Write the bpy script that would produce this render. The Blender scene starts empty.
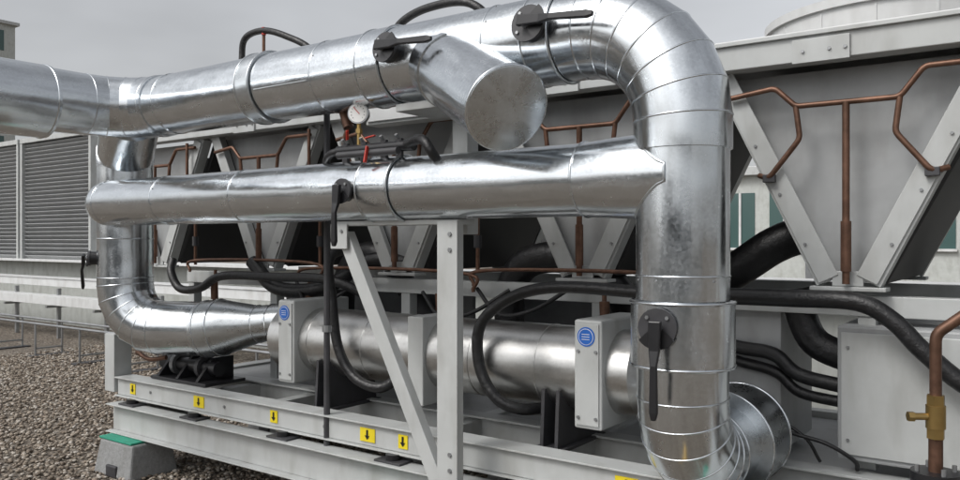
import bpy, math, random, bmesh
import numpy as np
from mathutils import Vector, Matrix
random.seed(4); np.random.seed(4)
V=Vector
scene=bpy.context.scene
scene.view_settings.view_transform='Standard'; scene.view_settings.look='None'; scene.view_settings.exposure=0
# ------------------------------------------------------------ materials
def newmat(name):
    m=bpy.data.materials.new(name); m.use_nodes=True
    nt=m.node_tree; b=nt.nodes['Principled BSDF']; return m,nt,b
def N(nt,t,**k):
    n=nt.nodes.new(t)
    for a,v in k.items(): setattr(n,a,v)
    return n
def paint(name,col,rough=.5,metal=0,var=.12,scale=6,bump=.05,dirt=.25,spec=.5,dscale=1.6):
    m,nt,b=newmat(name); L=nt.links.new
    tc=N(nt,'ShaderNodeTexCoord')
    n1=N(nt,'ShaderNodeTexNoise'); n1.inputs['Scale'].default_value=scale; n1.inputs['Detail'].default_value=3; n1.inputs['Roughness'].default_value=.65
    L(tc.outputs['Object'],n1.inputs['Vector'])
    cr=N(nt,'ShaderNodeValToRGB'); 
    c=Vector(col)
    cr.color_ramp.elements[0].position=.3; cr.color_ramp.elements[1].position=.7
    cr.color_ramp.elements[0].color=(*(c*(1-var)),1); cr.color_ramp.elements[1].color=(*(c*(1+var*.6)),1)
    L(n1.outputs['Fac'],cr.inputs['Fac'])
    if dirt>.02:
        mp=N(nt,'ShaderNodeMapping'); mp.inputs['Scale'].default_value=(dscale*3,dscale*3,dscale)
        n2=N(nt,'ShaderNodeTexNoise'); n2.inputs['Scale'].default_value=1.5; n2.inputs['Detail'].default_value=4
        L(tc.outputs['Object'],mp.inputs['Vector']); L(mp.outputs[0],n2.inputs['Vector'])
        mx=N(nt,'ShaderNodeMix',data_type='RGBA'); 
        r2=N(nt,'ShaderNodeMapRange'); r2.inputs[1].default_value=.48; r2.inputs[2].default_value=.75; r2.inputs[4].default_value=dirt
        L(n2.outputs['Fac'],r2.inputs[0]); L(r2.outputs[0],mx.inputs[0]); L(cr.outputs[0],mx.inputs[6])
        mx.inputs[7].default_value=(c[0]*.38+.01,c[1]*.35+.008,c[2]*.30+.006,1)
        L(mx.outputs[2],b.inputs['Base Color'])
    else: L(cr.outputs[0],b.inputs['Base Color'])
    rr=N(nt,'ShaderNodeMapRange'); rr.inputs[3].default_value=max(.03,rough-.1); rr.inputs[4].default_value=min(1,rough+.12)
    L(n1.outputs['Fac'],rr.inputs[0]); L(rr.outputs[0],b.inputs['Roughness'])
    b.inputs['Metallic'].default_value=metal
    b.inputs['Specular IOR Level'].default_value=spec
    if bump>.1:
        bp=N(nt,'ShaderNodeBump'); bp.inputs['Strength'].default_value=bump; bp.inputs['Distance'].default_value=.02
        L(n1.outputs['Fac'],bp.inputs['Height']); L(bp.outputs[0],b.inputs['Normal'])
    return m
def duct_mat(name,base=(.70,.735,.765),rough=.17,bump=.16,spread=.14):
    m,nt,b=newmat(name); L=nt.links.new
    tc=N(nt,'ShaderNodeTexCoord')
    mpu=N(nt,'ShaderNodeMapping'); mpu.inputs['Scale'].default_value=(1,.22,1)   # rolling marks run along the sheet length
    L(tc.outputs['UV'],mpu.inputs['Vector'])
    st=N(nt,'ShaderNodeTexNoise'); st.inputs['Scale'].default_value=16; st.inputs['Detail'].default_value=3; st.inputs['Roughness'].default_value=.55
    L(mpu.outputs[0],st.inputs['Vector'])
    vo=N(nt,'ShaderNodeTexVoronoi'); vo.inputs['Scale'].default_value=85; L(tc.outputs['Object'],vo.inputs['Vector'])
    lo=N(nt,'ShaderNodeTexNoise'); lo.inputs['Scale'].default_value=3.6; lo.inputs['Detail'].default_value=1; L(tc.outputs['Object'],lo.inputs['Vector'])
    bw=N(nt,'ShaderNodeRGBToBW'); L(vo.outputs['Color'],bw.inputs[0])
    a=N(nt,'ShaderNodeMath',operation='MULTIPLY_ADD'); L(bw.outputs[0],a.inputs[0]); a.inputs[1].default_value=.25; L(st.outputs['Fac'],a.inputs[2])
    rr=N(nt,'ShaderNodeMapRange'); rr.inputs[1].default_value=.35; rr.inputs[2].default_value=.95; rr.inputs[3].default_value=rough-.03; rr.inputs[4].default_value=rough+spread
    L(a.outputs[0],rr.inputs[0]); L(rr.outputs[0],b.inputs['Roughness'])
    cr=N(nt,'ShaderNodeValToRGB'); c=Vector(base)
    cr.color_ramp.elements[0].position=.35; cr.color_ramp.elements[1].position=.9
    cr.color_ramp.elements[0].color=(*(c*.86),1); cr.color_ramp.elements[1].color=(*(c*1.08),1)
    L(a.outputs[0],cr.inputs[0]); L(cr.outputs[0],b.inputs['Base Color'])
    b.inputs['Metallic'].default_value=1
    ad=N(nt,'ShaderNodeMath',operation='MULTIPLY_ADD'); L(st.outputs['Fac'],ad.inputs[0]); ad.inputs[1].default_value=.05; L(lo.outputs['Fac'],ad.inputs[2])
    bp=N(nt,'ShaderNodeBump'); bp.inputs['Strength'].default_value=bump; bp.inputs['Distance'].default_value=.05
    L(ad.outputs[0],bp.inputs['Height']); L(bp.outputs[0],b.inputs['Normal'])
    return m
M={}
M['duct']=duct_mat('galvanised_sheet')
M['duct2']=duct_mat('galvanised_sheet_dull',(.60,.63,.65),.26,.2)
M['vessel']=duct_mat('vessel_foil',(.58,.58,.57),.3,.2,.15)
M['frame']=paint('frame_paint',(.47,.485,.48),.42,var=.06,dirt=.35)
M['white']=paint('white_paint',(.62,.63,.63),.5,var=.06,dirt=.3)
M['panel']=paint('panel_grey',(.36,.37,.375),.5,var=.08,dirt=.3)
M['fan']=paint('fan_white',(.6,.61,.61),.5,var=.05,dirt=.15)
M['rubber']=paint('black_insulation',(.012,.012,.013),.42,var=.3,dirt=.0,bump=.3,scale=25)
M['blackpl']=paint('black_plastic',(.014,.014,.016),.35,var=.2,dirt=0)
M['dark']=paint('dark_steel',(.05,.05,.055),.5,var=.3,dirt=.3)
M['zinc']=paint('zinc_steel',(.36,.37,.38),.42,metal=.8,var=.2,dirt=.3)
M['copper']=paint('copper_tube',(.17,.092,.062),.45,metal=.6,var=.4,dirt=.6,scale=14)
M['brass']=paint('brass',(.45,.31,.12),.33,metal=.9,var=.2,dirt=.3)
M['red']=paint('red_handle',(.5,.04,.025),.4,dirt=.1)
M['blue']=paint('blue_sticker',(.02,.13,.5),.4,dirt=.05)
M['yellow']=paint('yellow_label',(.78,.62,.02),.45,dirt=.1)
M['green']=paint('green_pad',(.03,.30,.2),.6,dirt=.2)
M['block']=paint('recycled_block',(.27,.275,.275),.85,var=.2,scale=40,bump=.3,dirt=.3)
M['dial']=paint('dial_white',(.8,.8,.78),.3,var=.02,dirt=0)
M['wall']=paint('render_wall',(.48,.5,.48),.8,var=.1,dirt=.35)
M['darkwall']=paint('dark_cladding',(.10,.105,.11),.7,var=.2,dirt=.35)
M['louv']=paint('louvre_grey',(.36,.37,.375),.5,var=.08,dirt=.2)
def coil():
    m,nt,b=newmat('coil_fins'); L=nt.links.new
    tc=N(nt,'ShaderNodeTexCoord'); w=N(nt,'ShaderNodeTexWave',wave_type='BANDS',bands_direction='Y'); w.inputs['Scale'].default_value=60; w.inputs['Distortion'].default_value=.3
    L(tc.outputs['Object'],w.inputs['Vector'])
    cr=N(nt,'ShaderNodeValToRGB'); cr.color_ramp.elements[0].color=(.008,.008,.009,1); cr.color_ramp.elements[1].color=(.042,.042,.042,1)
    L(w.outputs[0],cr.inputs[0]); L(cr.outputs[0],b.inputs['Base Color']); b.inputs['Roughness'].default_value=.6
    return m
M['coil']=coil()
def glass():
    m,nt,b=newmat('window_glass'); b.inputs['Base Color'].default_value=(.06,.11,.105,1); b.inputs['Roughness'].default_value=.15
    return m
M['glass']=glass()
def gravel(island):
    m,nt,b=newmat('gravel_stone' if island else 'gravel_bed'); L=nt.links.new
    cr=N(nt,'ShaderNodeValToRGB'); e=cr.color_ramp.elements
    cols=[(0,(.08,.062,.046)),(.25,(.18,.145,.112)),(.5,(.27,.222,.175)),(.75,(.35,.305,.25)),(1,(.5,.465,.42))]
    e[0].position=0; e[0].color=(*cols[0][1],1); e[1].position=1; e[1].color=(*cols[-1][1],1)
    for p,c in cols[1:-1]:
        x=e.new(p); x.color=(*c,1)
    if island:
        g=N(nt,'ShaderNodeNewGeometry'); L(g.outputs['Random Per Island'],cr.inputs[0]); L(cr.outputs[0],b.inputs['Base Color'])
    else:
        tc=N(nt,'ShaderNodeTexCoord'); vo=N(nt,'ShaderNodeTexVoronoi'); vo.inputs['Scale'].default_value=30
        L(tc.outputs['Object'],vo.inputs['Vector'])
        bw=N(nt,'ShaderNodeRGBToBW'); L(vo.outputs['Color'],bw.inputs[0]); L(bw.outputs[0],cr.inputs[0])
        mx=N(nt,'ShaderNodeMix',data_type='RGBA',blend_type='MULTIPLY'); mx.inputs[0].default_value=1
        r=N(nt,'ShaderNodeMapRange'); r.inputs[1].default_value=.0; r.inputs[2].default_value=.6; r.inputs[3].default_value=1.1; r.inputs[4].default_value=.5
        L(vo.outputs['Distance'],r.inputs[0]); L(cr.outputs[0],mx.inputs[6]); L(r.outputs[0],mx.inputs[7]); L(mx.outputs[2],b.inputs['Base Color'])
        bp=N(nt,'ShaderNodeBump'); bp.invert=True; bp.inputs['Strength'].default_value=.8; bp.inputs['Distance'].default_value=.03
        L(vo.outputs['Distance'],bp.inputs['Height']); L(bp.outputs[0],b.inputs['Normal'])
    b.inputs['Roughness'].default_value=.85
    return m
M['gravel']=gravel(True); M['bed']=gravel(False)
# ------------------------------------------------------------ geometry helpers
def group(name):
    e=bpy.data.objects.new(name,None); scene.collection.objects.link(e); e.empty_display_size=.1; return e
def obj(name,me,mat,par,smooth=None):
    o=bpy.data.objects.new(name,me); scene.collection.objects.link(o)
    me.materials.append(M[mat] if isinstance(mat,str) else mat)
    if smooth is not None:
        me.polygons.foreach_set('use_smooth',[True]*len(me.polygons)); me.set_sharp_from_angle(angle=math.radians(smooth))
    if par: o.parent=par
    return o
def pydata(name,vs,fs,mat,par,smooth=None):
    me=bpy.data.meshes.new(name); me.from_pydata([tuple(v) for v in vs],[],fs); me.update()
    bm=bmesh.new(); bm.from_mesh(me); bmesh.ops.recalc_face_normals(bm,faces=bm.faces); bm.to_mesh(me); bm.free()
    return obj(name,me,mat,par,smooth)
def abox(name,x0,x1,y0,y1,z0,z1,mat,par,bev=.004):
    return fbox(name,V(((x0+x1)/2,(y0+y1)/2,(z0+z1)/2)),V((1,0,0)),V((0,1,0)),abs(x1-x0),abs(y1-y0),abs(z1-z0),mat,par,bev)
def fbox(name,c,ax,ay,sx,sy,sz,mat,par,bev=.004):
    ax=ax.normalized(); ay=(ay-ax*ay.dot(ax)).normalized(); az=ax.cross(ay)
    vs=[c+ax*(sx/2*i)+ay*(sy/2*j)+az*(sz/2*k) for i in(-1,1) for j in(-1,1) for k in(-1,1)]
    fs=[(0,1,3,2),(4,6,7,5),(0,4,5,1),(2,3,7,6),(0,2,6,4),(1,5,7,3)]
    o=pydata(name,vs,fs,mat,par)
    if bev and min(sx,sy,sz)>bev*2.5:
        md=o.modifiers.new('bev','BEVEL'); md.width=bev; md.segments=2
    return o
def bar(name,p0,p1,w,h,mat,par,up=V((0,1,0)),bev=.003):
    p0=V(p0);p1=V(p1); d=p1-p0
    return fbox(name,(p0+p1)/2,d,up,d.length,w,h,mat,par,bev)
def perp(d):
    a=V((0,0,1)) if abs(d.z)<.9 else V((1,0,0))
    u=d.cross(a).normalized()
    if u.y<0: u=-u
    return u
def sweep(name,pts,r,mat,par,seg=48,cap=True,smooth=12,closed=False,uv=True):
    pts=[V(p) for p in pts]; n=len(pts)
    rs=r if isinstance(r,(list,tuple)) else [r]*n
    vs=[];L=[0]
    d=(pts[1]-pts[0]).normalized(); u=perp(d)
    off=random.uniform(0,20)
    for i in range(n):
        if closed:
            d1=(pts[i]-pts[i-1]).normalized(); d2=(pts[(i+1)%n]-pts[i]).normalized()
        else:
            d1=(pts[i]-pts[i-1]).normalized() if i else (pts[1]-pts[0]).normalized()
            d2=(pts[i+1]-pts[i]).normalized() if i<n-1 else d1
        if i: L.append(L[-1]+(pts[i]-pts[i-1]).length)
        nn=(d1+d2); nn=nn.normalized() if nn.length>1e-5 else d1
        u=(u-d1*u.dot(d1)).normalized(); v=d1.cross(u)
        for j in range(seg):
            a=2*math.pi*j/seg; c=(u*math.cos(a)+v*math.sin(a))*rs[i]
            c=c-d1*(c.dot(nn)/max(.3,d1.dot(nn)))
            vs.append(pts[i]+c)
        q=d1.rotation_difference(d2); u=q@u
    fs=[]
    m=n if closed else n-1
    for i in range(m):
        for j in range(seg):
            a=i*seg+j; b=i*seg+(j+1)%seg; i2=(i+1)%n
            fs.append((a,b,i2*seg+(j+1)%seg,i2*seg+j))
    uvs=[]
    for i in range(m):
        for j in range(seg):
            c=2*math.pi*.2
            l0=L[i]+off; l1=(L[i+1] if i+1<n else L[i])+off
            uvs+= [(j/seg*c,l0),((j+1)/seg*c,l0),((j+1)/seg*c,l1),(j/seg*c,l1)]
    if cap and not closed:
        fs.append(tuple(range(seg))[::-1]); fs.append(tuple(range((n-1)*seg,n*seg)))
        uvs+=[(vs[k].x,vs[k].z) for k in fs[-2]]+[(vs[k].x,vs[k].z) for k in fs[-1]]
    me=bpy.data.meshes.new(name); me.from_pydata([tuple(v) for v in vs],[],fs); me.update()
    if uv:
        ul=me.uv_layers.new(name='UVMap'); ul.data.foreach_set('uv',[c for t in uvs for c in t])
    return obj(name,me,mat,par,smooth)
def cyl(name,p0,p1,r,mat,par,seg=32,r2=None,smooth=30):
    return sweep(name,[p0,p1],[r,r if r2 is None else r2],mat,par,seg=seg,smooth=smooth)
def bead(name,c,n,r,w,mat,par,seg=64):
    c=V(c); n=V(n).normalized()
    prof=[(-w*1.3,-.004),(-w,.45*w),(-w*.4,w*.9),(w*.4,w*.9),(w,.45*w),(w*1.3,-.004)]
    return sweep(name,[c+n*a for a,b in prof],[r+b for a,b in prof],mat,par,seg=seg,cap=False,smooth=60)
def fillet(pts,rads,n=5):
    pts=[V(p) for p in pts]; out=[pts[0]]; marks=[]
    for i in range(1,len(pts)-1):
        R=rads[i-1]; a=(pts[i-1]-pts[i]).normalized(); b=(pts[i+1]-pts[i]).normalized()
        ang=a.angle(b); t=R/math.tan(ang/2); bis=(a+b).normalized(); C=pts[i]+bis*(R/math.sin(ang/2))
        s=pts[i]+a*t-C; e=pts[i]+b*t-C; tot=s.angle(e); ax=s.cross(e).normalized()
        for k in range(n+1):
            q=Matrix.Rotation(tot*k/n,3,ax)@s
            marks.append(len(out)); out.append(C+q)
    out.append(pts[-1]); return out,marks
def smoothpath(P,n=7):
    P=[V(p) for p in P]; Q=[P[0]*2-P[1]]+P+[P[-1]*2-P[-2]]; out=[]
    for i in range(1,len(Q)-2):
        a,b,c,d=Q[i-1:i+3]
        for k in range(n):
            t=k/n; out.append(.5*((2*b)+(c-a)*t+(2*a-5*b+4*c-d)*t*t+(3*b-a-3*c+d)*t**3))
    out.append(P[-1]); return out
def hose(name,P,r,mat,par,seg=14): return sweep(name,smoothpath(P),r,mat,par,seg=seg,smooth=60)
def ringbeads(pts,marks,r,par,w=.0042,mat='duct'):
    for i in marks:
        d1=(pts[i]-pts[i-1]).normalized(); d2=(pts[i+1]-pts[i]).normalized() if i+1<len(pts) else d1
        bead('seam',pts[i],d1+d2,r,w,mat,par)
def bolt(c,n,par,r=.009,mat='zinc'):
    c=V(c);n=V(n).normalized(); cyl('bolt',c,c+n*.008,r,mat,par,seg=6)
def rivets(c,n,r,par,k=10,off=.018):
    c=V(c); n=V(n).normalized(); u=perp(n); v=n.cross(u)
    for j in range(k):
        a=2*math.pi*(j+.3)/k; d=u*math.cos(a)+v*math.sin(a); q=c+n*off+d*(r-.001)
        cyl('rivet',q,q+d*.004,.0045,'zinc',par,seg=8)
# ------------------------------------------------------------ DUCTWORK
ZT=2.71; ZM=2.046; YD=3.25; XR=-1.29
gd=group('insulated_supply_duct')
R=.205
pts,mk=fillet([(-5.1,YD,ZT),(XR,YD,ZT),(XR,YD,2.15)],[.43],6)
sweep('top_run',pts,R,'duct',gd,seg=80)
ringbeads(pts,mk,R,gd)
for x in(-5.08,-4.92,-3.38,-2.2): bead('seam',(x,YD,ZT),(1,0,0),R,.0045,'duct',gd); rivets((x,YD,ZT),(1,0,0),R,gd)
sweep('band',[(-4.02,YD,ZT),(-3.9,YD,ZT)],R+.012,'duct2',gd,64)
for x in(-4.02,-3.9): bead('band_edge',(x,YD,ZT),(1,0,0),R+.012,.006,'duct2',gd)
sweep('band',[(-3.02,YD,ZT),(-2.86,YD,ZT)],R+.008,'duct',gd,64)
for x in(-3.02,-2.86): bead('band_edge',(x,YD,ZT),(1,0,0),R+.008,.005,'duct2',gd)
sweep('band',[(-1.98,YD,ZT),(-1.84,YD,ZT)],R+.008,'duct',gd,64)
for x in(-1.98,-1.84): bead('band_edge',(x,YD,ZT),(1,0,0),R+.008,.005,'duct2',gd)
# overlapping sheet edge of the cladding
abox('sheet_lap',-3.85,-3.40,YD-.2075,YD-.1995,ZT-.052,ZT-.049,'duct2',gd,0)
RV=.19
sweep('riser',[(XR,YD,2.26),(XR,YD,1.5)],RV+.004,'duct',gd,80)
for z in(2.25,1.62): bead('seam',(XR,YD,z),(0,0,1),RV+.004,.0045,'duct',gd); rivets((XR,YD,z),(0,0,-1),RV+.004,gd)
sweep('valve_sleeve',[(XR,YD,1.515),(XR,YD,1.24)],RV+.026,'duct',gd,64)
for z in(1.51,1.245): bead('sleeve_edge',(XR,YD,z),(0,0,1),RV+.026,.006,'duct',gd)
pts,mk=fillet([(XR,YD,1.3),(XR,YD,.81),(XR,4.0,.81)],[.3],6)
sweep('bottom_elbow',pts,RV,'duct',gd,80); ringbeads(pts,mk,RV,gd)
sweep('flange_box',[(XR,3.72,.81),(XR,4.02,.81)],.245,'duct2',gd,64)
for y in(3.73,4.01): bead('seam',(XR,y,.81),(0,1,0),.245,.006,'duct',gd)
cyl('drain_stub',(XR+.02,3.12,.74),(XR+.12,3.0,.74),.014,'brass',gd,16)
cyl('drain_stub_nut',(XR+.07,3.06,.74),(XR+.09,3.036,.74),.022,'brass',gd,6)
pts,mk=fillet([(-5.05,YD,ZT),(-5.47,YD,ZT),(-5.47,-1.5,ZT)],[.36],4)
sweep('corner_and_branch',pts,.212,'duct',gd,80); ringbeads(pts,mk,.212,gd)
sweep('branch_jacket',[(-5.47,2.62,ZT-.02),(-5.47,-1.6,ZT-.02)],.242,'duct',gd,64)
for y in(2.6,1.7,.8,-.2): bead('seam',(-5.47,y,ZT-.02),(0,1,0),.242,.006,'duct',gd)
gl=group('insulated_return_duct')
XL,YL=-5.9,3.44; RL=.205
pts,mk=fillet([(-5.42,3.2,2.66),(XL,YL,2.42),(XL,YL,1.09),(-5.2,3.70,1.1)],[.12,.33],5)
sweep('riser',pts,RL,'duct',gl,80); ringbeads(pts,mk,RL,gl)
for z in(1.78,1.48): bead('seam',(XL,YL,z),(0,0,1),RL,.0045,'duct',gl)
a=V((-5.2,3.70,1.1)); b=V((-4.62,3.87,1.17)); d=(b-a)
sweep('reducer',[a-d*.05,a+d*.2,a+d*.75,b+d*.2],[.212,.212,.135,.13],'duct2',gl,48,smooth=25)
for t,r in((0,.212),(.2,.212),(.75,.135),(.95,.133)): bead('seam',a+d*t,d,r,.006,'duct',gl)
gm=group('insulated_crossover_duct')
RM=.168
pts2,mk2=fillet([(-5.93,3.52,ZM),(-5.93,YD,ZM),(XR-.3,YD,ZM)],[.19],6)
sweep('run',pts2,RM,'duct',gm,80); ringbeads(pts2,mk2[-1:],RM,gm)
for x in(-5.0,-4.15): bead('seam',(x,YD,ZM),(1,0,0),RM,.0045,'duct',gm); rivets((x,YD,ZM),(1,0,0),RM,gm)
sweep('clamp_band',[(-3.05,YD,ZM),(-2.83,YD,ZM)],RM+.010,'duct',gm,64)
for x in(-3.05,-2.83): bead('band_edge',(x,YD,ZM),(1,0,0),RM+.010,.006,'duct2',gm)
# branch collar cut to the shape of the riser (fish-mouth joint)
RR=RV+.004; RC=.186; DY=-.012
bead('seam',(-1.74,YD,ZM),(1,0,0),.172,.0055,'duct',gm)
K=96; ringA=[];ringB=[];lip=[]
for k in range(K):
    a=2*math.pi*k/K+math.pi/2; cy_,sz_=math.cos(a),math.sin(a)
    y=RC*cy_+DY
    xe=XR-math.sqrt(max(0.0,RR*RR-y*y))
    ringA.append(V((-1.74,YD+.172*cy_,ZM+.172*sz_))); ringB.append(V((xe,YD+y,ZM+RC*sz_)))
me=bpy.data.meshes.new('fishmouth_collar'); me.from_pydata([tuple(v) for v in ringA+ringB],[],[(k,(k+1)%K,(k+1)%K+K,k+K) for k in range(K)]); me.update()
ul=me.uv_layers.new(name='UVMap'); uu=[]
for k in range(K): uu+=[k/K*1.2,0,(k+1)/K*1.2,0,(k+1)/K*1.2,.4,k/K*1.2,.4]
ul.data.foreach_set('uv',uu)
obj('fishmouth_collar',me,'duct',gm,40)
front=[p for p in ringB if p.y<YD+.06]
front.sort(key=lambda p: math.atan2(p.z-ZM,-(p.y-YD-DY)))
sweep('branch_lip',front,.0055,'duct2',gm,seg=10,smooth=60)
gs=group('capped_duct_branch')
s0=V((-2.67,3.28,2.73)); s1=V((-1.92,2.86,2.335)); d=(s1-s0)
sweep('stub',[s0,s1],.188,'duct',gs,80)
bead('rim',s1-d.normalized()*.012,d,.188,.008,'duct',gs)
sweep('end_cap',[s1,s1+d.normalized()*.003,s1+d.normalized()*.010],[.186,.181,.06],'duct2',gs,64,smooth=30)
sweep('saddle_collar',[s0+d*.27,s0+d*.31],.194,'duct',gs,64)
# ------------------------------------------------------------ valves
def valve(c,n,l,length=.22,hub=.055):
    g=group('butterfly_valve'); c=V(c);n=V(n).normalized();l=V(l).normalized(); l=(l-n*l.dot(n)).normalized(); s=n.cross(l)
    cyl('stem_boot',c-n*.06,c+n*.02,hub*1.15,'blackpl',g,24)
    cyl('hub',c+n*.02,c+n*.035,hub*1.3,'dark',g,24)
    cyl('stem',c+n*.03,c+n*.075,hub*.4,'zinc',g,12)
    for k in range(4):
        a=math.pi/4+k*math.pi/2; bolt(c+n*.035+(l*math.cos(a)+s*math.sin(a))*hub*.95,n,g,.008)
    vs=[];K=10
    for zz in(.040,.048):
        vs.append(c+n*zz-l*hub*.3)
        for k in range(K+1):
            a=math.radians(-55+110*k/K); vs.append(c+n*zz+(l*math.cos(a)+s*math.sin(a))*hub*1.45)
    m=K+2; fs=[tuple(range(m))[::-1],tuple(range(m,2*m))]+[(k,(k+1)%m,(k+1)%m+m,k+m) for k in range(m)]
    pydata('notch_plate',vs,fs,'blackpl',g)
    b0=c+n*.068-l*.03; b1=b0+l*(length+.03)+n*.02
    vs=[];
    for p,w,t in((b0,.026,.012),(b0+(b1-b0)*.3,.022,.012),(b0+(b1-b0)*.45+n*.01,.014,.010),(b1-(b1-b0)*.08,.017,.012),(b1,.010,.008)):
        vs+= [p+s*w+n*t,p-s*w+n*t,p-s*w-n*t,p+s*w-n*t]
    fs=[(3,2,1,0)]+[(4*i+j,4*i+(j+1)%4,4*i+4+(j+1)%4,4*i+4+j) for i in range(4) for j in range(4)]+[(16,17,18,19)]
    o=pydata('lever',vs,fs,'blackpl',g); md=o.modifiers.new('b','BEVEL'); md.width=.005; md.segments=2
    return g
valve((-2.77,YD-.215,ZT+.035),(.0,-1,.12),(1,0,-.08),.36,.06)
valve((-1.91,YD-.215,ZT+.02),(.0,-1,.12),(1,0,-.10),.36,.065)
valve((-3.12,YD-.17,ZM-.01),(0,-1,0),(.0,0,-1),.30,.05)
valve((XL-.13,YL-.185,1.63),(-.6,-.8,0),(-.35,.2,-1),.26,.045)
valve((XR-.01,YD-.22,1.42),(.15,-1,0),(-.0,0,-1),.36,.06)
# ------------------------------------------------------------ gauge + small valves
gg=group('pressure_gauge')
gx,gy,gz=-3.14,3.2,2.47
n=V((.45,-.88,.05)).normalized()
c=V((gx,gy,gz))
cyl('case',c-n*.03,c+n*.012,.055,'zinc',gg,32); cyl('bezel',c+n*.01,c+n*.018,.059,'zinc',gg,32)
cyl('dial',c+n*.018,c+n*.021,.052,'dial',gg,32)
t=V((0,0,1)); s=n.cross(t).normalized()
bar('needle',c+n*.024-(t*.3+s*.5)*.02,c+n*.024+(t*.8+s*.6)*.04,.004,.003,'red',gg,up=s,bev=0)
for k in range(11):
    a=math.radians(-225+27*k); q=c+n*.0225+(s*math.cos(a)-t*math.sin(a))*.042
    bar('tick',q,q+(s*math.cos(a)-t*math.sin(a))*-.007,.003,.002,'blackpl',gg,up=n,bev=0)
cyl('stem',c-t*.05,(gx,gy,2.25),.012,'brass',gg,12)
cyl('nut',(gx,gy,2.36),(gx,gy,2.385),.02,'brass',gg,6)
gv=group('gauge_manifold')
cyl('manifold',(-3.30,3.2,2.27),(-2.74,3.2,2.27),.030,'blackpl',gv,20)
cyl('manifold2',(-3.22,3.12,2.235),(-2.78,3.12,2.235),.02,'dark',gv,16)
for x in(-3.24,-3.1,-2.95,-2.84):
    cyl('valve_body',(x,3.2,2.20),(x,3.2,2.31),.022,'dark',gv,6)
    cyl('valve_stem',(x,3.2,2.3),(x,3.17,2.33),.01,'zinc',gv,8)
for x,l in((-3.06,V((.07,0,.01))),(-3.2,V((.02,-.02,.05)))):
    bar('red_lever',V((x,3.17,2.325)),V((x,3.17,2.325))+l,.018,.008,'red',gv)
bar('red_lever',(-2.98,3.1,2.27),(-2.98,3.08,2.18),.02,.01,'red',gv)
hose('hose',[(-3.28,3.2,2.27),(-3.36,3.2,2.26),(-3.42,3.22,2.22),(-3.43,3.26,2.13)],.022,'rubber',gv)
hose('hose',[(-2.8,3.2,2.27),(-2.68,3.16,2.29),(-2.6,3.12,2.27),(-2.56,3.12,2.22),(-2.55,3.16,2.17)],.026,'rubber',gv)
hose('vent_tube',[(-3.3,3.3,2.2),(-3.36,3.3,2.34),(-3.3,3.32,2.46),(-3.22,3.36,2.5)],.012,'copper',gv)
cyl('vent_body',(-3.32,3.3,2.42),(-3.36,3.3,2.52),.03,'copper',gv,16)
# ------------------------------------------------------------ duct support frame
sf=group('duct_support_frame')
def ibeam(name,p0,p1,w,h,par,mat='frame'):
    p0=V(p0);p1=V(p1);d=(p1-p0).normalized()
    up=V((0,1,0)) if abs(d.y)<.5 else V((1,0,0)); o=d.cross(up).normalized()
    bar(name+'_web',p0,p1,.01,h-.012,mat,par,up=up)
    for sg in(-1,1): bar(name+'_flange',p0+o*sg*h/2,p1+o*sg*h/2,w,.01,mat,par,up=up)
abox('post',-2.585,-2.455,3.20,3.212,.03,1.87,'frame',sf,.003)
abox('post_side',-2.470,-2.458,3.214,3.258,.03,1.87,'frame',sf,.003)
abox('post_side',-2.582,-2.570,3.214,3.258,.03,1.87,'frame',sf,.003)
abox('base_plate',-2.65,-2.4,3.15,3.42,.012,.03,'zinc',sf)
abox('arm',-3.36,-2.46,3.22,3.36,1.85,1.876,'frame',sf)
bar('brace',(-3.30,3.26,1.80),(-2.62,3.26,.52),.06,.085,'frame',sf,up=V((0,1,0)))
abox('gusset',-3.37,-3.24,3.205,3.217,1.72,1.86,'frame',sf,.002)
abox('upper_post',-2.64,-2.54,3.40,3.50,1.8,2.55,'frame',sf)
abox('upper_bracket',-2.85,-2.45,3.18,3.5,2.45,2.49,'frame',sf)
for z in(.6,.68,1.72,1.8): bolt((-2.50,3.20,z),(0,-1,0),sf,.012)
for x,z in((-3.33,1.76),(-3.28,1.82)): bolt((x,3.205,z),(0,-1,0),sf,.01)
rod=group('threaded_rod'); cyl('rod',(-3.68,3.47,.02),(-3.68,3.47,2.58),.02,'dark',rod,12)
cyl('foot',(-3.68,3.47,0),(-3.68,3.47,.03),.05,'dark',rod,16); cyl('clip',(-3.68,3.47,1.2),(-3.68,3.47,1.24),.03,'zinc',rod,12)
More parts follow.
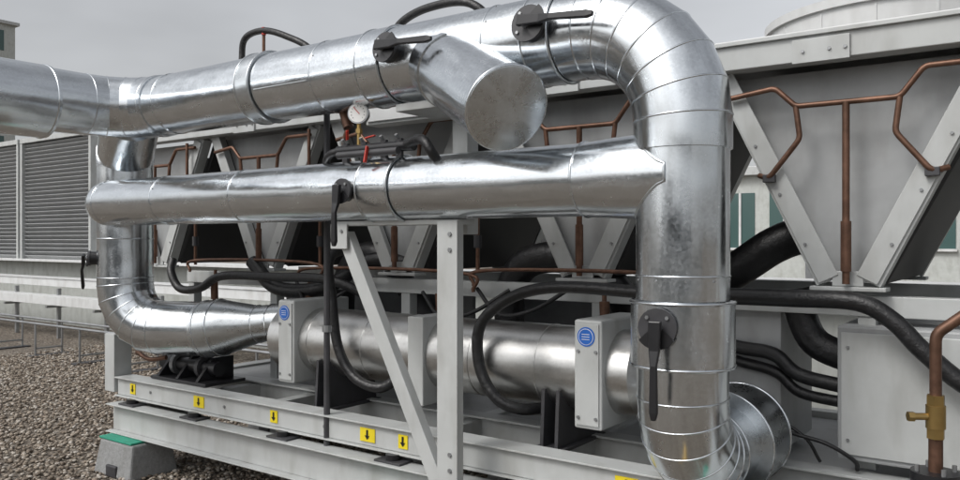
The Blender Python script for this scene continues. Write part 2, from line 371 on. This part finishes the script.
# ------------------------------------------------------------ CHILLER
ch=group('air_cooled_chiller')
YC=4.2; YB=5.6
for i in range(-1,5):
    xc=-.82-1.44*i
    for y,sg in((YC,1),(YB,-1)):
        pydata('end_panel',[(xc-.60,y+.06*sg,2.62),(xc+.60,y+.06*sg,2.62),(xc+.08,y+.06*sg,1.56),(xc-.08,y+.06*sg,1.56),
                            (xc-.60,y+.075*sg,2.62),(xc+.60,y+.075*sg,2.62),(xc+.08,y+.075*sg,1.56),(xc-.08,y+.075*sg,1.56)],
               [(0,1,2,3),(7,6,5,4),(0,4,5,1),(1,5,6,2),(2,6,7,3),(3,7,4,0)],'panel',ch)
        for s in(-1,1):
            bar('leg',(xc+s*.635,y-.0*sg,2.64),(xc+s*.11,y-.0*sg,1.56),.085,.07,'frame',ch)
            bar('leg_lip',(xc+s*.60,y-.05*sg,2.62),(xc+s*.085,y-.05*sg,1.58),.012,.10,'frame',ch)
        abox('foot_plate',xc-.17,xc+.17,y-.07,y+.05,1.525,1.545,'frame',ch)
        abox('foot_web',xc-.07,xc+.07,y-.05,y-.035,1.547,1.62,'frame',ch)
    for s in(-1,1):
        bar('coil',(xc+s*.66,(YC+YB)/2,2.62),(xc+s*.13,(YC+YB)/2,1.57),YB-YC-.16,.05,'coil',ch,up=V((0,1,0)))
    if i>=0:
        def P(o,z,dy=0): return (xc+o,YC-.085+dy,z)
        hose('copper_riser',[P(.0,1.56),P(0,1.9),P(0,2.43)],.017,'copper',ch)
        cyl('riser_sleeve',P(0,1.62),P(0,1.86),.024,'copper',ch,14)
        pp,_=fillet([P(-.56,2.50),P(-.33,2.53),P(-.23,2.43),P(.23,2.43),P(.33,2.56),P(.60,2.56)],[.05,.05,.05,.05],4)
        sweep('copper_header',pp,.014,'copper',ch,12,smooth=60)
        for s in(-1,1):
            pp,_=fillet([P(.23*s,2.43),P(.21*s,2.27),P(.36*s,2.08),P(.42*s,2.10,.05)],[.06,.04],4)
            sweep('copper_drop',pp,.014,'copper',ch,12,smooth=60)
            abox('pipe_clamp',xc+s*.36-.03,xc+s*.36+.03,YC-.09,YC-.06,2.06,2.10,'dark',ch,.003)
        for z in(1.75,2.0,2.25):
            for s in(-1,1):
                o=.11+(z-1.56)/(1.08)*.525
                bolt((xc+s*(o-.01),YC-.056,z),(0,-1,0),ch,.008)
for y0,y1 in((4.06,4.18),(YB+.02,YB+.14)):
    abox('top_beam',-7.15,1.3,y0,y1,2.635,2.765,'frame',ch)
    abox('top_beam_lip',-7.15,1.3,y0-.02,y0-.002,2.755,2.775,'frame',ch,.002)
for i in range(-1,5):
    x=-.82-1.44*i
    abox('splice_plate',x-.23,x+.03,4.045,4.058,2.625,2.74,'frame',ch,.002)
    for dx in(-.18,-.06,.01): bolt((x+dx,4.045,2.68),(0,-1,0),ch,.009)
abox('fan_deck',-7.15,1.3,4.12,YB+.12,2.78,2.80,'fan',ch)
for i in range(-1,5):
    xc=-.82-1.44*i
    c0=V((xc,4.95,2.80))
    sweep('fan_ring',[c0,c0+V((0,0,.03)),c0+V((0,0,.05))],[.52,.52,.50],'fan',ch,64,smooth=25)
abox('base_rail',-6.25,1.3,YC-.1,YC,.50,.66,'frame',ch); abox('base_rail_lip',-6.25,1.3,YC-.16,YC-.1-.002,.655,.668,'frame',ch,.002)
abox('base_rail',-6.25,1.3,YB-.1,YB,.50,.66,'frame',ch)
abox('floor_pan',-6.2,1.3,YC+.01,YB-.12,.60,.62,'panel',ch)
abox('mid_rail',-6.25,1.3,YC+.02,YC+.12,1.40,1.50,'frame',ch)
abox('mid_rail',-6.25,1.3,YB-.1,YB,1.40,1.50,'frame',ch)
for x in(-6.2,-5.1,-3.7,-2.2,-.75,.6):
    abox('stanchion',x-.04,x+.04,YC+.03,YC+.11,.662,1.4,'frame',ch)
    abox('stanchion',x-.04,x+.04,YB-.09,YB-.01,.662,1.4,'frame',ch)
abox('service_panel',-1.45,-1.16,4.26,4.9,.67,1.40,'panel',ch)
abox('control_cabinet',-.86,.6,4.12,4.7,.72,1.36,'panel',ch,.01)
abox('cabinet_door',-.84,-.2,4.106,4.118,.75,1.33,'frame',ch,.003)
cyl('lock',(-.27,4.106,1.0),(-.27,4.09,1.0),.018,'blackpl',ch,16)
for z in(.82,1.26): 
    for x in(-.81,-.23): bolt((x,4.106,z),(0,-1,0),ch,.008)
for x in(-5.4,-4.0,-1.6):
    pp=[V((x,4.9,.75)),V((x,4.9,.82)),V((x,4.9,1.2)),V((x,4.9,1.33)),V((x,4.9,1.4))]
    sweep('compressor',pp,[.16,.2,.2,.15,.05],'dark',ch,32,smooth=40)
    abox('terminal_box',x-.09,x+.09,4.62,4.72,.95,1.15,'panel',ch)
abox('rear_panel',-6.2,-3.9,5.3,5.34,.67,1.40,'darkwall',ch)
abox('rear_panel',-3.6,-1.9,5.3,5.34,.67,1.40,'darkwall',ch)
abox('junction_box',-3.78,-2.95,3.92,4.05,2.54,2.72,'frame',ch,.006)
abox('junction_lid',-3.76,-2.97,3.905,3.918,2.56,2.70,'white',ch,.003)
Yv,Zv,Rv=3.9,1.07,.225
sweep('shell',[(-4.55,Yv,Zv),(-4.5,Yv,Zv),(-1.75,Yv,Zv),(-1.66,Yv,Zv)],[.17,Rv,Rv,.16],'vessel',ch,64,smooth=30)
for x in(-4.1,-3.6,-2.75,-2.3): bead('shell_band',(x,Yv,Zv),(1,0,0),Rv,.004,'vessel',ch)
for x0,x1 in((-4.34,-4.18),(-2.03,-1.87)):
    abox('shell_plate',x0,x1,3.64,4.16,.80,1.36,'frame',ch,.012)
    abox('shell_plate_face',x0+.015,x1-.015,3.632,3.639,.82,1.34,'frame',ch,.002)
    for z in(.86,1.20): bolt((x0+.03,3.632,z),(0,-1,0),ch); bolt((x1-.03,3.632,z),(0,-1,0),ch)
    xm=(x0+x1)/2-.005
    cyl('sticker',(xm,3.632,1.275),(xm,3.629,1.275),.05,'blue',ch,32)
    cyl('sticker_ring',(xm,3.629,1.275),(xm,3.6275,1.275),.042,'dial',ch,32)
    cyl('sticker_core',(xm,3.6275,1.275),(xm,3.626,1.275),.039,'blue',ch,32)
    for k in(-1,0,1): abox('sticker_text',xm-.022,xm+.022,3.6245,3.6255,1.2735+k*.013,1.2765+k*.013,'dial',ch,0)
abox('shell_strap',-3.18,-3.06,3.655,4.0,.78,1.31,'frame',ch,.006)
for x in(-4.0,-2.25):
    for dx in(0,.09):
        pydata('saddle',[(x+dx,3.66,.66),(x+dx,4.14,.66),(x+dx,4.10,.97),(x+dx,3.68,.97),(x+dx+.02,3.66,.66),(x+dx+.02,4.14,.66),(x+dx+.02,4.10,.97),(x+dx+.02,3.68,.97)],
           [(0,1,2,3),(7,6,5,4),(0,4,5,1),(1,5,6,2),(2,6,7,3),(3,7,4,0)],'dark',ch)
    abox('saddle_foot',x-.03,x+.14,3.62,4.16,.645,.665,'dark',ch)
hp=ch
hose('black_hose',[(-1.3,3.66,1.5),(-1.60,3.62,1.513),(-2.10,3.62,1.525),(-2.40,3.62,1.46),(-2.61,3.62,1.30),(-2.62,3.62,1.07),(-2.51,3.62,.905),(-2.384,3.66,.85),(-2.3,3.8,.84)],.032,'rubber',hp)
hose('black_hose',[(-3.85,3.9,1.72),(-3.81,3.62,1.654),(-3.77,3.60,1.385),(-3.72,3.60,1.10),(-3.587,3.6,.92),(-3.40,3.62,.86),(-3.32,3.70,.90),(-3.3,3.8,.95)],.032,'rubber',hp)
hose('suction_pipe',[(-2.936,4.4,1.1),(-2.93,4.4,1.42),(-2.82,4.4,1.607),(-2.59,4.4,1.662),(-2.379,4.4,1.615),(-2.2,4.42,1.5),(-2.1,4.5,1.3)],.10,'rubber',hp,24)
hose('suction_pipe',[(-2.0,4.9,1.40),(-1.83,4.9,1.455),(-1.58,4.9,1.6),(-1.37,4.9,1.74),(-1.2,4.95,1.80),(-1.0,5.1,1.78),(-.9,5.3,1.6)],.11,'rubber',hp,24)
hose('black_hose',[(-1.1-.5,3.98,1.48),(-1.358,3.98,1.488),(-1.044,3.98,1.49),(-.75,3.98,1.486),(-.6,3.98,1.41),(-.475,3.98,1.279),(-.30,3.98,1.14),(-.1,3.98,1.1)],.042,'rubber',hp,20)
hose('black_hose',[(-1.6,4.2,1.25),(-1.36,4.2,1.208),(-1.178,4.2,1.185),(-1.054,4.2,1.093),(-.8,4.2,1.05)],.036,'rubber',hp)
hose('black_hose',[(-1.6,4.22,1.17),(-1.36,4.22,1.13),(-1.17,4.22,1.09),(-1.05,4.22,1.0),(-.8,4.22,.97)],.028,'rubber',hp)
hose('black_cable',[(-1.5,4.1,.98),(-1.25,4.08,.93),(-1.1,4.06,.84),(-.9,4.06,.80),(-.78,4.09,.73),(-.77,4.12,.68)],.010,'rubber',hp)
hose('black_cable',[(-1.5,4.08,1.02),(-1.2,4.06,.92),(-1.0,4.06,.82),(-.93,4.09,.70)],.008,'rubber',hp)
hose('black_hose',[(-1.1,4.3,1.52),(-1.08,4.3,1.42),(-1.0,4.3,1.25),(-.80,4.3,1.17)],.075,'rubber',hp,20)
hose('black_hose',[(-6.2,4.05,1.6),(-6.15,4.0,1.495),(-6.02,4.0,1.36),(-5.74,4.0,1.373),(-5.447,4.0,1.48),(-4.8,4.0,1.49),(-4.21,4.0,1.484),(-3.85,4.1,1.35)],.034,'rubber',hp)
hose('black_hose',[(-5.2,4.1,1.6),(-4.9,4.1,1.40),(-4.4,4.12,1.42),(-4.0,4.2,1.62),(-3.7,4.3,1.6)],.055,'rubber',hp,18)
hose('suction_pipe',[(-4.6,4.5,1.1),(-4.55,4.5,1.5),(-4.35,4.5,1.66),(-4.1,4.5,1.62),(-3.95,4.55,1.4)],.09,'rubber',hp,24)
for x,z in((-4.7,1.45),(-3.45,1.42),(-3.0,1.46)):
    hose('black_cable',[(x,4.12,z),(x+.25,4.0,z-.14),(x+.5,4.0,z-.10),(x+.7,4.12,z+.04)],.013,'rubber',hp)
hose('roof_hose',[(-5.4,4.1,2.8),(-5.4,4.15,3.2),(-5.36,4.15,3.40),(-5.14,4.15,3.437),(-4.866,4.15,3.356),(-4.6,4.2,3.2),(-4.55,4.4,2.9)],.026,'rubber',hp)
hose('roof_hose',[(-3.75,4.15,2.8),(-3.73,4.15,3.15),(-3.66,4.15,3.27),(-3.413,4.15,3.33),(-3.08,4.15,3.30),(-2.9,4.2,3.1),(-2.88,4.3,2.8)],.028,'rubber',hp)
cyl('roof_copper',(-5.12,4.15,2.8),(-5.12,4.15,3.42),.013,'copper',hp,12); cyl('roof_cap',(-5.12,4.15,3.40),(-5.12,4.15,3.46),.018,'red',hp,12)
for x in(-5.7,-4.55,-4.35,-3.3,-3.15,-2.1):
    hose('copper_line',[(x,4.12,1.52),(x+.01,4.1,1.35),(x+.02,4.1,1.2),(x+.1,4.1,1.02),(x+.1,4.3,.9)],.014,'copper',hp)
    cyl('copper_filter',(x+.01,4.1,1.42),(x+.015,4.1,1.28),.03,'copper',hp,16)
for x0,x1,z in((-6.0,-4.4,1.60),(-4.6,-3.0,1.56),(-3.0,-1.5,1.58)):
    hose('copper_run',[(x0,4.08,z-.1),(x0+.1,4.08,z),(x1-.1,4.08,z),(x1,4.08,z-.12)],.012,'copper',hp)
for x in(-5.95,-4.42,-2.98):
    pp,_=fillet([(x,4.1,1.56),(x,4.1,1.95),(x-.12,4.1,2.1),(x-.12,4.1,2.6)],[.05,.05],4); sweep('liquid_line',pp,.013,'copper',hp,12,smooth=60)
    cyl('service_valve',(x,4.1,1.72),(x,4.1,1.80),.026,'dark',hp,12)
# ------------------------------------------------------------ steel sub-frame
fr=group('steel_base_frame')
FX=-6.06
abox('front_rail',FX,-.85,3.47,3.53,.545,.675,'frame',fr)
abox('front_rail_top',FX,-.85,3.44,3.60,.677,.687,'frame',fr,.002)
abox('front_rail_bottom',FX,-.85,3.44,3.60,.535,.543,'frame',fr,.002)
for y in(3.42,4.9,5.55):
    ibeam('support_beam',(FX+.03,y,.385),(1.2,y,.385),.14,.21,fr)
for x in(-6.0,-5.15,-4.45,-3.0,-2.2,-1.5,-.4):
    abox('cross_member',x-.05,x+.05,3.54,5.55,.55,.64,'frame',fr)
for x in(-5.9,-3.1,-.9): ibeam('lower_cross',(x,3.5,.40),(x,5.5,.40),.12,.14,fr)
abox('end_post',-6.22,-6.08,3.45,3.6,.56,1.02,'frame',fr)
abox('end_rail',-6.20,-6.10,3.62,4.2,.9,.99,'frame',fr)
for k,x in enumerate((-5.84,-4.99,-4.175,-3.33,-3.05,-1.65)):
    w=.035 if k%2==0 and k<5 else .06
    abox('warning_label',x-w,x+w,3.464,3.468,.57,.65,'yellow',fr,0)
    bar('label_arrow',(x,3.462,.64),(x,3.462,.605),.014,.002,'blackpl',fr,up=V((1,0,0)),bev=0)
    pydata('arrow_head',[(x-.02,3.461,.607),(x+.02,3.461,.607),(x,3.461,.582)],[(0,1,2)],'blackpl',fr)
for x in(-5.8,-5.0,-4.05,-3.1,-2.0):
    abox('damper_plate',x-.10,x+.10,3.38,3.5,.495,.508,'dark',fr,.003)
    cyl('damper',(x,3.44,.505),(x,3.44,.54),.045,'blackpl',fr,20)
for x in(-5.6,-4.7,-2.9,-2.7,-3.7):
    bolt((x,3.47,.61),(0,-1,0),fr,.011)
pb=group('pump_bracket')
abox('bracket_base',-5.75,-5.05,3.56,3.92,.69,.715,'blackpl',pb)
for x in(-5.7,-5.45,-5.2):
    pydata('rib',[(x,3.58,.715),(x,3.9,.715),(x,3.9,.88),(x,3.72,.88),(x+.03,3.58,.715),(x+.03,3.9,.715),(x+.03,3.9,.88),(x+.03,3.72,.88)],[(0,1,2,3),(7,6,5,4),(0,4,5,1),(1,5,6,2),(2,6,7,3),(3,7,4,0)],'blackpl',pb)
cyl('body',(-5.8,3.72,.80),(-5.1,3.72,.80),.055,'blackpl',pb,24)
cyl('flange',(-5.3,3.72,.80),(-5.26,3.72,.80),.085,'dark',pb,24); cyl('flange',(-5.62,3.72,.80),(-5.58,3.72,.80),.085,'zinc',pb,24)
hose('drain_tube',[(-6.0,3.6,.86),(-5.9,3.55,.88),(-5.75,3.55,.84),(-5.6,3.6,.86)],.018,'copper',pb)
def footing(x,y):
    g=group('rubber_footing_block')
    z0,z1=0.0,.255
    vs=[(x-.25,y-.2,z0),(x+.25,y-.2,z0),(x+.25,y+.2,z0),(x-.25,y+.2,z0),(x-.22,y-.16,z1),(x+.22,y-.16,z1),(x+.22,y+.16,z1),(x-.22,y+.16,z1)]
    o=pydata('block',vs,[(3,2,1,0),(4,5,6,7),(0,1,5,4),(1,2,6,5),(2,3,7,6),(3,0,4,7)],'block',g); md=o.modifiers.new('b','BEVEL'); md.width=.015; md.segments=2
    abox('recess',x-.07,x+.07,y-.205,y-.16,.0,.09,'dark',g,.01)
    abox('pad',x-.235,x+.2,y-.16,y+.13,.257,.272,'green',g,.003)
footing(-5.72,3.42); footing(-3.1,3.42); footing(-1.0,3.42); footing(-5.8,4.9); footing(-3.1,4.9); footing(-5.8,5.9)
# ------------------------------------------------------------ brass valve line
bv=group('brass_drain_valve')
px,py=-.39,3.6
pp,_=fillet([(.1,3.75,1.52),(px+.12,3.62,1.50),(px,py,1.40),(px,py,.98)],[.06,.06],4)
sweep('copper_pipe',pp,.022,'copper',bv,16,smooth=60)
cyl('nut',(px,py,1.12),(px,py,1.16),.034,'brass',bv,6); cyl('body',(px,py,1.03),(px,py,1.12),.036,'brass',bv,24); cyl('nut',(px,py,.99),(px,py,1.03),.034,'brass',bv,6)
cyl('side_port',(px,py,1.075),(px-.08,py-.05,1.075),.014,'brass',bv,12); cyl('cap',(px-.07,py-.045,1.075),(px-.09,py-.057,1.075),.02,'brass',bv,6)
cyl('pipe',(px,py,.99),(px,py,.86),.026,'copper',bv,16)
cyl('pump_flange',(px,py,.86),(px,py,.83),.09,'blackpl',bv,24); cyl('pump_flange',(px,py,.825),(px,py,.79),.09,'dark',bv,24)
cyl('pump_body',(px,py,.79),(px,py,.35),.07,'blackpl',bv,24)
for k in range(4):
    a=k*math.pi/2+.5; cyl('stud',(px+.07*math.cos(a),py+.07*math.sin(a),.78),(px+.07*math.cos(a),py+.07*math.sin(a),.885),.009,'zinc',bv,8)
hose('braided_hose',[(px+.1,py+.1,.9),(px+.25,py+.1,.95),(px+.4,py+.2,1.2)],.03,'rubber',bv)
# ------------------------------------------------------------ GROUND and surroundings
pydata('gravel_roof_ground',[(-400,-400,0),(400,-400,0),(400,400,0),(-400,400,0)],[(0,1,2,3)],'bed',None)
ico=bmesh.new(); bmesh.ops.create_icosphere(ico,subdivisions=1,radius=1); ico.verts.ensure_lookup_table()
bvv=np.array([v.co[:] for v in ico.verts]); bff=np.array([[v.index for v in f.verts] for f in ico.faces]); ico.free()
n=34000
cx=np.random.uniform(-13,-2.2,n); cy=np.random.uniform(2.2,7.2,n)
keep=(cy<4.9)|(cx<-6.2); cx=cx[keep];cy=cy[keep]; n=len(cx)
s=np.random.uniform(.009,.021,n); sc=np.stack([s*np.random.uniform(.8,1.5,n),s*np.random.uniform(.8,1.3,n),s*np.random.uniform(.5,.9,n)],1)
th=np.random.uniform(0,6.28,n); co,si=np.cos(th),np.sin(th)
vv=bvv[None]*sc[:,None,:]*np.random.uniform(.8,1.15,(n,12,1))
X=vv[...,0]*co[:,None]-vv[...,1]*si[:,None]+cx[:,None]; Y=vv[...,0]*si[:,None]+vv[...,1]*co[:,None]+cy[:,None]; Z=vv[...,2]+np.random.uniform(.002,.018,n)[:,None]
allv=np.stack([X,Y,Z],-1).reshape(-1,3); allf=(bff[None]+12*np.arange(n)[:,None,None]).reshape(-1,3)
me=bpy.data.meshes.new('loose_gravel'); me.vertices.add(len(allv)); me.vertices.foreach_set('co',allv.ravel().astype(np.float32))
me.loops.add(len(allf)*3); me.loops.foreach_set('vertex_index',allf.ravel().astype(np.int32))
me.polygons.add(len(allf)); me.polygons.foreach_set('loop_start',np.arange(0,len(allf)*3,3,dtype=np.int32)); me.polygons.foreach_set('loop_total',np.full(len(allf),3,dtype=np.int32))
me.update(calc_edges=True); obj('loose_gravel',me,'gravel',None)
ls=group('louvre_screen')
for x0,x1 in((-27,-24.1),(-24,-20.1),(-20,-18.3),(-18.2,-15.3)):
    abox('side_post',x0,x0+.08,8.2,8.4,1.35,3.85,'frame',ls); abox('side_post',x1-.08,x1,8.2,8.4,1.35,3.85,'frame',ls)
    abox('head',x0,x1,8.19,8.41,3.85,3.95,'frame',ls); abox('back',x0,x1,8.44,8.46,1.35,3.85,'dark',ls,0)
    z=1.4
    while z<3.84:
        bar('blade',((x0+.08),8.3,z),((x1-.08),8.3,z),.12,.012,'louv',ls,up=V((0,1,-.9)),bev=0); z+=.085
pw=group('unseen_reflected_parapet')
abox('wall',-40,14,8.5,8.7,0,1.32,'wall',pw,0); abox('coping',-40,14,8.12,8.76,1.322,1.37,'white',pw)
pw2=group('unseen_reflected_parapet')
abox('wall',-30,30,-9.2,-9.0,0,1.1,'wall',pw2,0); abox('coping',-30,30,-9.26,-8.94,1.102,1.14,'white',pw2)  # unseen wall behind the camera, added for the ducts to reflect
ct=group('cable_tray')
abox('tray',-30,-7.3,7.3,7.6,.92,1.06,'white',ct); abox('tray_lid',-30,-7.3,7.28,7.62,1.062,1.075,'white',ct,.003)
abox('tray_lower',-30,-7.3,7.0,7.25,.62,.78,'white',ct)
x=-29
while x<-7.3: abox('leg',x,x+.06,7.2,7.26,0,.9,'zinc',ct); abox('leg_arm',x,x+.06,7.0,7.6,.56,.6,'zinc',ct); x+=1.6
lr=group('low_pipe_rail')
cyl('rail',(-22,5.9,.5),(-6.9,5.9,.5),.018,'zinc',lr,10)
cyl('rail',(-22,6.3,.5),(-6.9,6.3,.5),.018,'zinc',lr,10)
x=-21.7
while x<-6.9:
    for y in(5.9,6.3): bar('leg',(x,y,.5),(x,y,.02),.025,.025,'zinc',lr)
    bar('leg_tie',(x,5.9,.12),(x,6.3,.12),.025,.025,'zinc',lr,up=V((0,0,1))); abox('shoe',x-.08,x+.08,5.8,6.4,0,.02,'dark',lr); x+=1.3
def building(name,x0,x1,y0,y1,z1,floors,wmat='wall',bay=2.4,z0=-8):
    g=group(name); abox('walls',x0,x1,y0,y1,z0,z1,wmat,g,0); abox('roof_edge',x0-.3,x1+.3,y0-.3,y1+.3,z1,z1+.3,'frame',g,.02)
    fh=3.3
    for f in range(floors):
        zt=z1-.6-f*fh
        x=x0+.5
        while x+bay-.5<x1:
            abox('window',x,x+bay-.5,y0-.03,y0-.01,zt-1.9,zt,'glass',g,0); abox('sill',x-.05,x+bay-.45,y0-.14,y0-.035,zt-1.98,zt-1.9,'white',g,0)
            abox('mullion',x+(bay-.5)/2-.04,x+(bay-.5)/2+.04,y0-.07,y0-.035,zt-1.9,zt,'white',g,0); x+=bay
        y=y0+.5
        while y+bay-.5<y1:
            abox('side_window',x1+.01,x1+.03,y,y+bay-.5,zt-1.9,zt,'glass',g,0); y+=bay
    return g
building('office_building',-16,12,28,44,4.0,2,bay=1.5)
g=building('apartment_block',-110,-80,25,35.6,22,5)
abox('chimney',-82,-81.2,33,33.8,22.3,23.6,'wall',g,.02)
building('unseen_reflected_building',-14,16,-24,-16,3.6,1,'darkwall',bay=3,z0=0)  # low building behind the camera, added as a dark band in duct reflections
# round white cooling tower standing on legs beyond the parapet
tw=group('cooling_tower'); tx,ty=-1.5,10.35
c0=V((tx,ty,2.7))
sweep('drum',[c0,c0+V((0,0,.02)),c0+V((0,0,1.5)),c0+V((0,0,1.505)),c0+V((0,0,1.6)),c0+V((0,0,1.62))],[1.3,1.42,1.42,1.46,1.46,1.40],'fan',tw,96,smooth=25)
for z in(3.2,3.75): bead('drum_seam',(tx,ty,z),(0,0,1),1.42,.012,'fan',tw,96)
for k in range(16):
    a=2*math.pi*k/16; bar('drum_stave',(tx+1.423*math.cos(a),ty+1.423*math.sin(a),2.72),(tx+1.423*math.cos(a),ty+1.423*math.sin(a),4.18),.02,.012,'fan',tw,up=V((-math.sin(a),math.cos(a),0)),bev=0)
for a in(.8,2.36,3.93,5.5): bar('leg',(tx+1.1*math.cos(a),ty+1.1*math.sin(a),0),(tx+1.1*math.cos(a),ty+1.1*math.sin(a),2.75),.1,.1,'zinc',tw)
# ------------------------------------------------------------ sky, sun, camera
w=bpy.data.worlds.new('World'); scene.world=w; w.use_nodes=True; nt=w.node_tree; L=nt.links.new
bg=nt.nodes['Background']; sky=N(nt,'ShaderNodeTexSky',sky_type='NISHITA'); sky.sun_disc=False
el,az=math.radians(48),math.radians(200)
sky.sun_elevation=el; sky.sun_rotation=az; sky.dust_density=4; sky.air_density=1; sky.ozone_density=1
hs=N(nt,'ShaderNodeHueSaturation'); hs.inputs['Saturation'].default_value=.16; L(sky.outputs[0],hs.inputs['Color'])
tc=N(nt,'ShaderNodeTexCoord'); mp=N(nt,'ShaderNodeMapping'); mp.inputs['Scale'].default_value=(1,1,3.0)
nz=N(nt,'ShaderNodeTexNoise'); nz.inputs['Scale'].default_value=1.5; nz.inputs['Detail'].default_value=4; nz.inputs['Roughness'].default_value=.5
L(tc.outputs['Generated'],mp.inputs[0]); L(mp.outputs[0],nz.inputs['Vector'])
cr=N(nt,'ShaderNodeMapRange'); cr.inputs[1].default_value=.3; cr.inputs[2].default_value=.7; cr.inputs[3].default_value=.75; cr.inputs[4].default_value=1.35
L(nz.outputs['Fac'],cr.inputs[0])
mx=N(nt,'ShaderNodeMix',data_type='RGBA',blend_type='MULTIPLY'); mx.inputs[0].default_value=1
L(hs.outputs[0],mx.inputs[6]); L(cr.outputs[0],mx.inputs[7]); L(mx.outputs[2],bg.inputs['Color']); bg.inputs['Strength'].default_value=.15
sd=bpy.data.lights.new('sun','SUN'); sd.energy=1.2; sd.angle=math.radians(18); sd.color=(1,.97,.93)
so=bpy.data.objects.new('sun',sd); scene.collection.objects.link(so)
sv=V((math.sin(az)*math.cos(el),math.cos(az)*math.cos(el),math.sin(el)))
so.rotation_euler=sv.to_track_quat('Z','Y').to_euler()
cd=bpy.data.cameras.new('camera'); cd.lens=30; cd.sensor_width=36; cd.clip_end=2000; cd.clip_start=.05
cam=bpy.data.objects.new('camera',cd); scene.collection.objects.link(cam); cam.location=(0,0,1.77)
cam.rotation_euler=(math.radians(90),0,math.atan2(.586,.811)); scene.camera=cam
